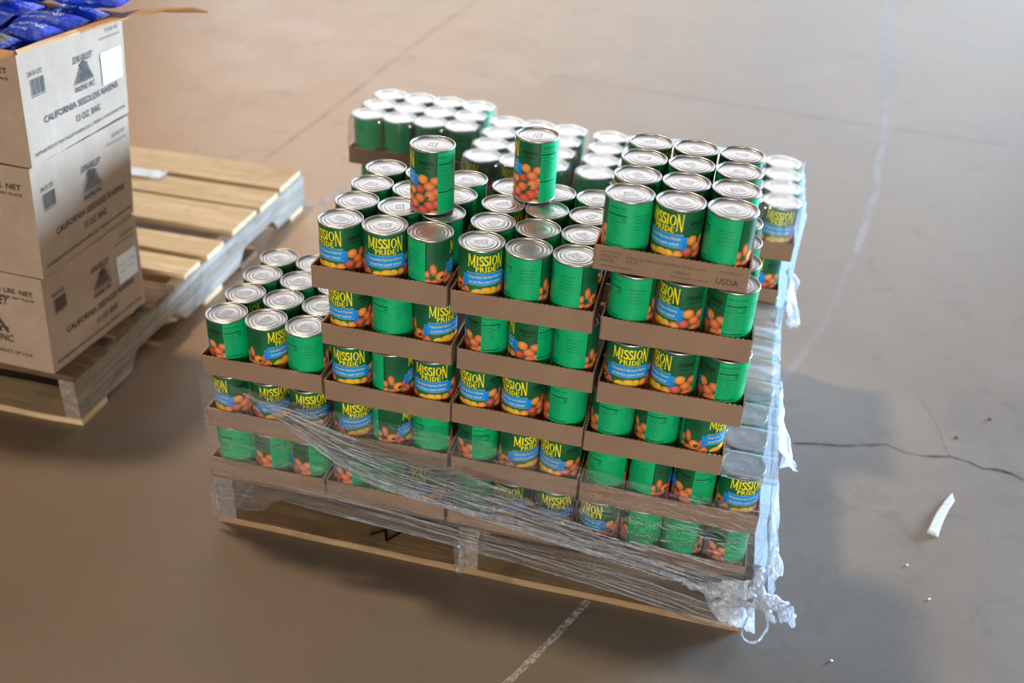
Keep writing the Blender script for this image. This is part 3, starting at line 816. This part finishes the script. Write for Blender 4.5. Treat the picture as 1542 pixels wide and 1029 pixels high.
# tight creases gathered in the torn fold and along the lower hem
rw = random.Random(12); mbw = MB()
def strand(x0, z0, L_, sl, rad, y):
    n = max(4, int(L_ / .012)); rows = []; ph = rw.uniform(0, 9)
    for i in range(n + 1):
        t = i / n; x = x0 + L_ * t; z = z0 + sl * L_ * t + .0022 * nz(x * 22, ph, 1); yy = y - .002 * nz(x * 30, ph, 4); q = rad * (math.sin(math.pi * t) ** .5 + .08) * (1 + .6 * nz(x * 60, ph, 2))
        rows.append([(x, yy + q * .8 * math.sin(a), z + q * math.cos(a)) for a in (0, 1.57, 3.14, 4.71)])
    mbw.grid(rows, close=True)
for k in range(340):
    x = .14 + .82 * rw.random() ** .9; lo = interp(FOLD, x); hi = interp(TOPL, x); w = min(.085, max(.012, (hi - lo) * .75)) * (1 if x < .62 else .8)
    v = rw.random() ** 1.8; L_ = rw.uniform(.02, .09) * (1 + (1 - v)); L_ = min(L_, 1.035 - x)
    sl = (interp(FOLD, x + L_) - lo) / L_ * (1 - v) + (-.10) * v
    strand(x, lo + w * v + rw.uniform(-.002, .002), L_, max(-.9, sl), rw.choice([.0003, .0005, .0007, .0012]), -.0255 if x > .16 else -.022)
for k in range(90):
    x = .17 + .78 * rw.random(); lo = interp(LOW, x); L_ = min(rw.uniform(.05, .22), 1.035 - x); v = rw.random() ** 1.6
    sl = (interp(LOW, x + L_) - lo) / L_
    strand(x, lo + .002 + .055 * v, L_, sl - .02, rw.choice([.0003, .0004, .0007]), -.0150)
for k in range(45):
    x = .86 + .17 * rw.random(); z = .225 + .09 * rw.random(); L_ = rw.uniform(.015, .05)
    strand(x, z, min(L_, 1.04 - x), rw.uniform(-.5, .1), rw.choice([.0003, .0005, .0009]), -.0150)
local(link('film_creases', mbw.mesh('film_creases'), FILMW, wrap, True))
# film pulled around the centre block and the left corner of the pallet
rope('hanging_film', [(.512, -.012, .10), (.516, -.014, .06), (.514, -.013, .030)], .012, .009, FILM, wrap, 51, 10, 6, .4)
flap('corner_film', (-.002, -.006, .118), (.045, -.004, .115), (.042, -.006, .026), (-.002, -.008, .020), .003, 33, mat=FILMD)

# shrink film stretched over the back trays
def shrink(x0, y0, nx, ny, zt, zb, label, sides=(1, 1, 1, 1)):
    Wd, D = nx * P + .005, ny * P + .005; e_ = .002
    N, K = nx * 18, ny * 18; mb = MB(); cs = [(.0025 + P * (i + .5), .0025 + P * (j + .5)) for i in range(nx) for j in range(ny)]
    def hz(x, y):
        d = min(math.hypot(x - a, y - b) for a, b in cs)
        return zt + .0016 - .009 * max(0, min(1, (d - .0415) / .010)) ** 1.2
    rows = [[(x0 - e_ + (Wd + 2 * e_) * i / N, y0 - e_ + (D + 2 * e_) * j / K, 0) for i in range(N + 1)] for j in range(K + 1)]
    def pull(x, y):   # corners of the film round off against the outer cans
        lx, ly = x - x0, y - y0; a, b = min(cs, key=lambda c: math.hypot(lx - c[0], ly - c[1])); d = math.hypot(lx - a, ly - b)
        if d > .0405 and (lx < .004 or lx > Wd - .004 or ly < .004 or ly > D - .004):
            k = (.0405 + (d - .0405) * .6) / d; return x0 + a + (lx - a) * k, y0 + b + (ly - b) * k
        return x, y
    g = []
    for r in rows:
        rr = []
        for x, y, _ in r:
            X, Y = pull(x, y); rr.append((X, Y, hz(X - x0, Y - y0)))
        g.append(rr)
    mb.grid(g)
    per = [g[0][i] for i in range(N + 1)] + [g[j][N] for j in range(1, K + 1)] + [g[K][i] for i in range(N - 1, -1, -1)] + [g[j][0] for j in range(K - 1, 0, -1)]
    cx, cy = x0 + Wd / 2, y0 + D / 2; levels = []
    for q in range(7):
        t = q / 6; row = []
        for m, (x, y, z) in enumerate(per):
            w = .0022 * nz(m * .35, t * 3, nx + x0 * 9) + .004 * t; dx, dy = x - cx, y - cy; L = math.hypot(dx, dy)
            row.append((x + dx / L * (w + .002), y + dy / L * (w + .002), z + (zb - z) * t))
        levels.append(row)
    mb.grid(levels, close=True)
    o = link('shrink_film', mb.mesh('shrink_film'), FILMT, None, True); tag(o, label, 'plastic wrap', 'clear film over the back trays'); return o
z4 = ZP + 4 * LH
shrink(-.014, .794, 4, 3, z4, z4 - LH + .0425, 'clear film stretched over the cans of the back left tray')
shrink(.313, .632, 3, 4, z4, z4 - LH + .0425, 'clear film over the back tray left of centre, behind the loose can')
shrink(.567, .625, 3, 4, z4, z4 - LH + .0425, 'clear film over the back tray beside the topmost tray')
shrink(.8135, .612, 3, 4, z4, z4 - LH + .0425, 'clear film over the back right tray behind the topmost cans')

# ------------------------------------------------------------------ raisin boxes
def bil(c, u, v):
    return c[0].lerp(c[1], u).lerp(c[3].lerp(c[2], u), v)
BX = []   # right-face corners: front bottom, back bottom, back top, front top
BX.append([Vector(q) for q in ((-.484, .200, .1385), (-.469, .545, .1385), (-.463, .552, .374), (-.471, .208, .374))])
BX.append([Vector(q) for q in ((-.464, .209, .376), (-.472, .562, .376), (-.455, .575, .613), (-.460, .232, .613))])
BX.append([Vector(q) for q in ((-.455, .236, .615), (-.462, .590, .615), (-.444, .594, .838), (-.459, .262, .840))])
DX = .40
def raisin_box(k, label, open_top, upright_labels):
    c = BX[k]; root = empty('raisin_box', tuple(c[0])); tag(root, label, 'box', 'stacked boxes on the left pallet'); off = c[0].copy()
    ex = Vector((-DX, .012, 0))
    faces = {'r': c, 'f': [c[0] + ex, c[0], c[3], c[3] + ex], 'b': [c[1], c[1] + ex, c[2] + ex, c[2]], 'l': [c[1] + ex, c[0] + ex, c[3] + ex, c[2] + ex]}
    mb = MB(); nrm = {}
    for key, q in faces.items():
        n_ = (q[1] - q[0]).cross(q[3] - q[0]).normalized(); nrm[key] = n_
        def f(u, v, q=q, n_=n_, key=key):
            ed = min(u, 1 - u, v, 1 - v) * 4; p = bil(q, u, v) + n_ * .006 * nz(u * 2.2 + k, v * 2.2, ord(key)) * min(1, ed)
            if v > .999 or v < .001: p += Vector((0, 0, .0016 * nz(u * 9, k, v * 5)))
            return p - off
        mb.grid([[f(i / 18, j / 12) for i in range(19)] for j in range(13)])
        if open_top:
            mb.grid([[f(i / 18, j / 12) - n_ * .005 for i in range(19)][::-1] for j in range(13)], 1)
    b = [q - off for q in (c[0], c[1], c[1] + ex, c[0] + ex)]; mb.face([mb.vert(q) for q in b][::-1])
    if not open_top: mb.face([mb.vert(q - off) for q in (c[3], c[2], c[2] + ex, c[3] + ex)])
    body = link('box_body', mb.mesh('box_body'), [KRAFT, KRAFTI], root, True)
    for e2 in body.data.polygons: e2.use_smooth = True
    # printing
    def tx(mb, face, body, u, v, hh, fit, bold=.0, slant=0, centre=False, mi=0):
        q = faces[face]; Lu = (q[1] - q[0]).length; Lv = (q[3] - q[0]).length
        vs, fs, w = text_tris(body, hh * Lv * 1.4, bold); kx = fit * Lu / w
        uu = u - fit / 2 if centre else u
        ids = []
        for a, bb in vs:
            U, V = uu + a * kx / Lu + slant * bb / Lu, v + bb / Lv
            ids.append(mb.vert(bil(q, U, V) + nrm[face] * (.0016 + .006 * nz(U * 2.2 + k, V * 2.2, ord(face)) * min(1, min(U, 1 - U, V, 1 - V) * 4)) - off))
        for f in fs: mb.face([ids[i] for i in f], mi)
    def rc(mb, face, u0, u1, v0, v1, mi=0, lift=.0016):
        q = faces[face]; nn = 4; rows = []
        for j in range(nn + 1):
            row = []
            for i in range(nn + 1):
                U, V = u0 + (u1 - u0) * i / nn, v0 + (v1 - v0) * j / nn
                row.append(bil(q, U, V) + nrm[face] * (lift + .006 * nz(U * 2.2 + k, V * 2.2, ord(face)) * min(1, min(U, 1 - U, V, 1 - V) * 4)) - off)
            rows.append(row)
        mb.grid(rows, mi)
    mb = MB()
    def put(name):
        nonlocal mb
        link(name, mb.mesh(name), INK, root); mb = MB()
    oz = ['15 OZ. BAG', '15 OZ. BAG', '13 OZ. BAG'][k]
    tx(mb, 'r', '24/15 OZ', .07, .755, .040, .125, .01)
    rnd = random.Random(3); u = .085
    while u < .20:
        w = rnd.choice([.003, .005, .008]); rc(mb, 'r', u, u + w, .59, .725); u += w + rnd.choice([.003, .005])
    rc(mb, 'r', .08, .205, .575, .580)
    put('barcode')
    def logo(face, uc, vc, s):
        tx(mb, face, 'SUN-VALLEY', uc, vc + .135 * s, .075 * s, .24 * s, .02, .3, True)
        tx(mb, face, 'RAISINS, INC.', uc, vc - .185 * s, .060 * s, .24 * s, .02, .3, True)
        for t in range(7):    # hatched mountain
            a = -.115 + .036 * t
            q = faces[face]
            for a0, a1, v0_, v1_ in ((a, a * .35, -.10, .03),):
                pts = [(uc + (a0 - .006) * s, vc + v0_ * s), (uc + (a0 + .008) * s, vc + v0_ * s), (uc + (a1 + .008) * s, vc + (.11 - abs(a) * .25) * s), (uc + (a1 - .003) * s, vc + (.11 - abs(a) * .25) * s)]
                mb.face([mb.vert(bil(q, U, V) + nrm[face] * .0040 - off) for U, V in pts])
        for t in range(4):
            rc(mb, face, uc - (.03 + .025 * t) * s, uc + (.03 + .025 * t) * s, vc + (.035 - .035 * t) * s, vc + (.045 - .035 * t) * s)
        q = faces[face]
        mb.face([mb.vert(bil(q, U, V) + nrm[face] * .0045 - off) for U, V in ((uc - .05 * s, vc + .10 * s), (uc, vc + .02 * s), (uc + .05 * s, vc + .10 * s), (uc, vc + .14 * s))])
    logo('r', .56, .60, .82); put('box_logo')
    tx(mb, 'r', 'CALIFORNIA SEEDLESS RAISINS', .16, .315, .062, .74, .012)
    tx(mb, 'r', oz, .44, .185, .062, .25, .012)
    put('title_print')
    tx(mb, 'r', 'DISTRIBUTED BY SUN VALLEY RAISINS, INC., FRESNO, CALIFORNIA 93706', .04, .075, .030, .92, .01); put('address_print')
    tx(mb, 'r', ['22.5 LBS. NET', '22.5 LBS. NET', '19.5 LBS. NET'][k], .80, .880, .036, .15)
    tx(mb, 'r', 'STORE IN COOL DRY PLACE', .74, .820, .022, .22)
    put('weight_print')
    tx(mb, 'f', '22.5 LBS. NET', .66, .800, .048, .28, .02); tx(mb, 'f', 'STORE IN COOL DRY PLACE', .60, .745, .024, .34, .01); put('weight_print')
    if k == 0:
        logo('f', .62, .50, 1.25); put('box_logo'); tx(mb, 'f', 'PRODUCT OF U.S.A.', .62, .14, .036, .26, .01)
    if k == 1: logo('f', .46, .45, 1.2)
    if mb.v: put('box_logo' if k == 1 else 'origin_print')
    if upright_labels:
        mb = MB(); u0, v0 = (.74, .40); rc(mb, 'r', u0, u0 + .215, v0, v0 + .30, 0, .0024)
        s = link('shipping_sticker', mb.mesh('shipping_sticker'), STICK, root)
        mb = MB(); s2 = INKF
        for a, b, t in ((.03, .19, 'RAISINS'), (.03, .13, '24/15')):
            q = faces['r']
        tx(mb, 'r', '09 25 17', u0 + .02, v0 + .18, .026, .075); tx(mb, 'r', 'LOT 4411', u0 + .115, v0 + .19, .026, .07)
        tx(mb, 'r', 'USE BY 19', u0 + .02, v0 + .11, .026, .07); tx(mb, 'r', '112 304', u0 + .115, v0 + .12, .022, .06)
        for v in mb.v: pass
        mb.v = [tuple(Vector(v) + nrm['r'] * .0014) for v in mb.v]
        link('sticker_print', mb.mesh('sticker_print'), mat_plain('blue_grey_ink', lin(120, 135, 160), .6) if k == 0 else bpy.data.materials['blue_grey_ink'], s)
    if open_top:
        a, b2 = c[3] - off, c[2] - off      # right flap, folded outward
        hx = [(0, .004, -.004), (.18, .010, .000), (.38, .022, .003), (.50, .018, .000), (.58, .034, .006), (.80, .062, .012), (1.0, .110, .020), (1.16, .160, .024), (1.22, .190, .018)]
        mb = MB(); rows = []
        for t, ox, oz_ in hx:
            p = a.lerp(b2, t) if t <= 1 else b2 + (b2 - a) * (t - 1) * .5 + Vector((.5 * (t - 1), 0, .008))
            o_ = a.lerp(b2, t) + Vector((ox, 0, oz_)) if t <= 1 else b2 + (b2 - a) * (t - 1) * .4 + Vector((ox, 0, oz_))
            rows.append([p, p.lerp(o_, .5) + Vector((0, 0, .004)), o_, o_ - Vector((0, 0, .004)), p - Vector((0, 0, .004))])
        ids = mb.grid(rows, 0); 
        link('box_flap', mb.mesh('box_flap'), KRAFTI, root)
        fl = a + ex; mb = MB(); rows = []
        for t, o2, z2 in ((0, .004, -.002), (.10, .030, -.020), (.25, .06, -.035), (.6, .09, -.045), (1, .10, -.05)):
            p = a.lerp(fl, t); q2 = p + Vector((0, -o2, z2)); rows.append([p, p.lerp(q2, .5) + Vector((0, 0, .003)), q2, q2 - Vector((0, 0, .004)), p - Vector((0, 0, .004))])
        mb.grid(rows); link('box_flap', mb.mesh('box_flap'), KRAFTI, root)
    return root
raisin_box(0, 'bottom brown raisin box of the stack, shaded, with white sticker', False, True)
raisin_box(1, 'middle raisin box of the stack, closed, without sticker', False, False)
raisin_box(2, 'top raisin box, open with flaps out and full of blue bags', True, True)

# bags of raisins
def mat_bag(name, c, rough=.16):
    t = NT(name); v = t.obj(); n1 = t.noise(v, 45, 4, .7, .8); n2 = t.noise(v, 22, 3, .6)
    cc = t.mix(t.mapr(n2, .3, .7, 0, .6), c, tuple(x * .45 for x in c))
    t.bsdf(Base=cc, Roughness=rough, Spec=.6, Normal=t.bump(n1, .8, .012)); return t.m
BAGB = mat_bag('blue_bag_film', (.003, .065, .78)); BAGG = mat_bag('raisins_through_film', (.09, .08, .085)); BAGW = mat_plain('bag_white_print', (.55, .68, .85), .3)
GOLD = mat_plain('bag_gold_print', (.45, .38, .16), .3)
def bag(loc, rot, L_, Wd, T, label, clear=0, seed=0):
    mb = MB(); N, K = 30, 18
    def f(u, v, sgn):
        a, b = 2 * u - 1, 2 * v - 1
        h = T / 2 * max(0, (1 - abs(a) ** 2.6)) ** .6 * max(0, (1 - abs(b) ** 2.4)) ** .55
        h += .0035 * nz(u * 5 + seed, v * 4, sgn) * (1 - abs(a)) + .0018 * abs(nz(u * 16, v * 12, seed))
        w = 1 + .03 * nz(u * 4, seed, 1)
        return (a * L_ / 2, b * Wd / 2 * w + .003 * nz(a * 12, b, seed) * abs(b), sgn * h)
    for sgn in (1, -1):
        rows = [[f(i / N, j / K, sgn) for i in range(N + 1)] for j in range(K + 1)]
        n0 = len(mb.f); mb.grid(rows if sgn > 0 else [r[::-1] for r in rows])
        for q in range(n0, len(mb.f)):
            i, j = (q - n0) % N, (q - n0) // N
            if clear == 1: mb.mi[q] = 1 if (i > N * .25 and i < N * .92) else 0
            elif clear == 2 and N * .62 < i < N * .85 and 3 < j < K - 3: mb.mi[q] = 1
    o = link('raisin_bag', mb.mesh('raisin_bag'), [BAGB, BAGG], None, True); o.location = loc; o.rotation_euler = rot
    tag(o, label, 'bag', 'blue raisin bags in the open box')
    mp = MB()   # printed words and stars on top
    for w_, x, y, s, m in (('RAISINS', -.055, -.006, .024, 0), ('SEEDLESS', -.05, .022, .010, 1), ('NET WT 15 OZ', -.05, -.024, .008, 0)):
        vs, fs, ww = text_tris(w_, s, .01); ids = []
        for a, b in vs:
            X, Y = x + a, y + b; u, v = X / L_ + .5, Y / Wd + .5; p = f(min(.98, max(.02, u)), min(.98, max(.02, v)), 1); ids.append(mp.vert((X, Y, p[2] + .0012)))
        for q in fs: mp.face([ids[i] for i in q], m)
    link('bag_print', mp.mesh('bag_print'), [BAGW, GOLD], o); return o
def bagpx(px, py, z, *a, **k): p = unproj(px, py, z); return bag((p.x, p.y, p.z), *a, **k)
bag((-.530, .472, .837), (.03, .02, .08), .135, .078, .034, 'plump blue raisin bag in the upper middle of the open box', seed=1)
bag((-.475, .556, .875), (.08, -.02, .06), .150, .082, .034, 'blue raisin bag with a clear window at the back corner of the box', clear=2, seed=2)
bag((-.520, .547, .836), (.02, .02, .05), .124, .054, .032, 'narrow blue raisin bag along the back wall under the corner bag', seed=9)
bag((-.628, .540, .876), (.06, .04, -.12), .125, .082, .034, 'blue raisin bag between the two heaped ones at the back', seed=10)
bag((-.665, .425, .838), (.03, -.03, .30), .120, .080, .034, 'blue raisin bag with pale print at the left of the box', seed=3)
bag((-.515, .395, .836), (.05, .05, -.08), .100, .070, .032, 'small blue raisin bag tucked under the front flap', seed=4)
bag((-.565, .310, .834), (.03, .03, .05), .120, .070, .034, 'clear grey raisin bag at the front left corner of the box', clear=1, seed=5)
bag((-.770, .520, .876), (.04, .03, .12), .140, .090, .036, 'dark blue raisin bag heaped furthest back left in the box', seed=6)
for i, x in enumerate((-.530, -.675)):
    for j, y in enumerate((.325, .425, .525)):
        bag((x, y, .797), (0, 0, .04 * (j - 1)), .132, .092, .036, 'blue raisin bag in the lower layer, %s, %s' % (['near the printed side', 'far from the printed side'][i], ['front row', 'middle row', 'back row'][j]), seed=20 + i * 3 + j)
bag((-.680, .530, .836), (0, 0, .05), .130, .088, .034, 'blue raisin bag under the heaped ones at the back', seed=30)
bag((-.790, .470, .836), (0, 0, 1.5), .130, .080, .034, 'blue raisin bag against the hidden left wall of the box', seed=31)

# ------------------------------------------------------------------ small things on the floor
mb = MB()
A, B = unproj(1404, 806, 0), unproj(1433, 752, 0); d = (B - A); d.z = 0; L_ = d.length; d.normalize(); s_ = Vector((-d.y, d.x, 0)); rows = []
for i in range(15):
    t = i / 14; w = .0115 * (1 - .35 * t) + .0012 * nz(t * 9, 0, 1); h = .009 - .004 * t; c = A + d * L_ * t + s_ * .004 * math.sin(t * 3)
    j = .001 * nz(t * 12, 3, 3)
    rows.append([c + s_ * w + Vector((0, 0, .0003)), c + s_ * (w * .8) + Vector((0, 0, h + j)), c - s_ * (w * .6) + Vector((0, 0, h * .8 - j)), c - s_ * w + Vector((0, 0, .0003))])
ids = mb.grid(rows, close=True); mb.face(ids[0][::-1]); mb.face(ids[-1])
tip = mb.vert(A + d * (L_ * 1.14) + s_ * .004 + Vector((0, 0, .002))); q = ids[-1]; mb.face((q[0], q[1], tip)); mb.face((q[1], q[2], tip)); mb.face((q[0], tip, q[2]))
ch = link('wood_splinter', mb.mesh('wood_splinter'), mat_plain('pale_wood', lin(214, 214, 205), .7)); tag(ch, 'pale split wood splinter lying on the floor at right', 'wood splinter')
def crumb(px, py, r, lab):
    p = unproj(px, py, 0); bm = bmesh.new(); bmesh.ops.create_icosphere(bm, subdivisions=2, radius=r)
    for v in bm.verts: v.co *= 1 + .4 * nz(v.co.x * 300, v.co.y * 300, px); v.co.z = v.co.z * .5 + r * .42
    me = bpy.data.meshes.new('debris_crumb'); bm.to_mesh(me); bm.free()
    o = link('debris_crumb', me, STICK if 'white' in lab else bpy.data.materials['black_marker'], None, True, (p.x, p.y, 0)); tag(o, lab, 'crumb', 'crumbs on the floor')
crumb(1366, 852, .0028, 'white crumb on the floor below the wood splinter'); crumb(1399, 903, .0028, 'white crumb on the floor at lower right')
crumb(1252, 996, .0030, 'white crumb in the shadow near the bottom edge')
crumb(1440, 660, .004, 'dark crumb on the floor just above the crack'); crumb(1490, 632, .004, 'dark crumb on the floor furthest above the crack')
# scrap of white paper caught between the deck boards of the left pallet
p = unproj(217, 262, .137); mb = MB()
mb.grid([[(-.07 + .14 * i / 12 , -.03 + .06 * j / 8, .004 + .006 * abs(nz(i * .4, j * .5, 2))) for i in range(13)] for j in range(9)])
o = link('paper_scrap', mb.mesh('paper_scrap'), STICK, None, True, (p.x, p.y, .137)); tag(o, 'white paper scrap lying on the far boards of the left pallet', 'paper')
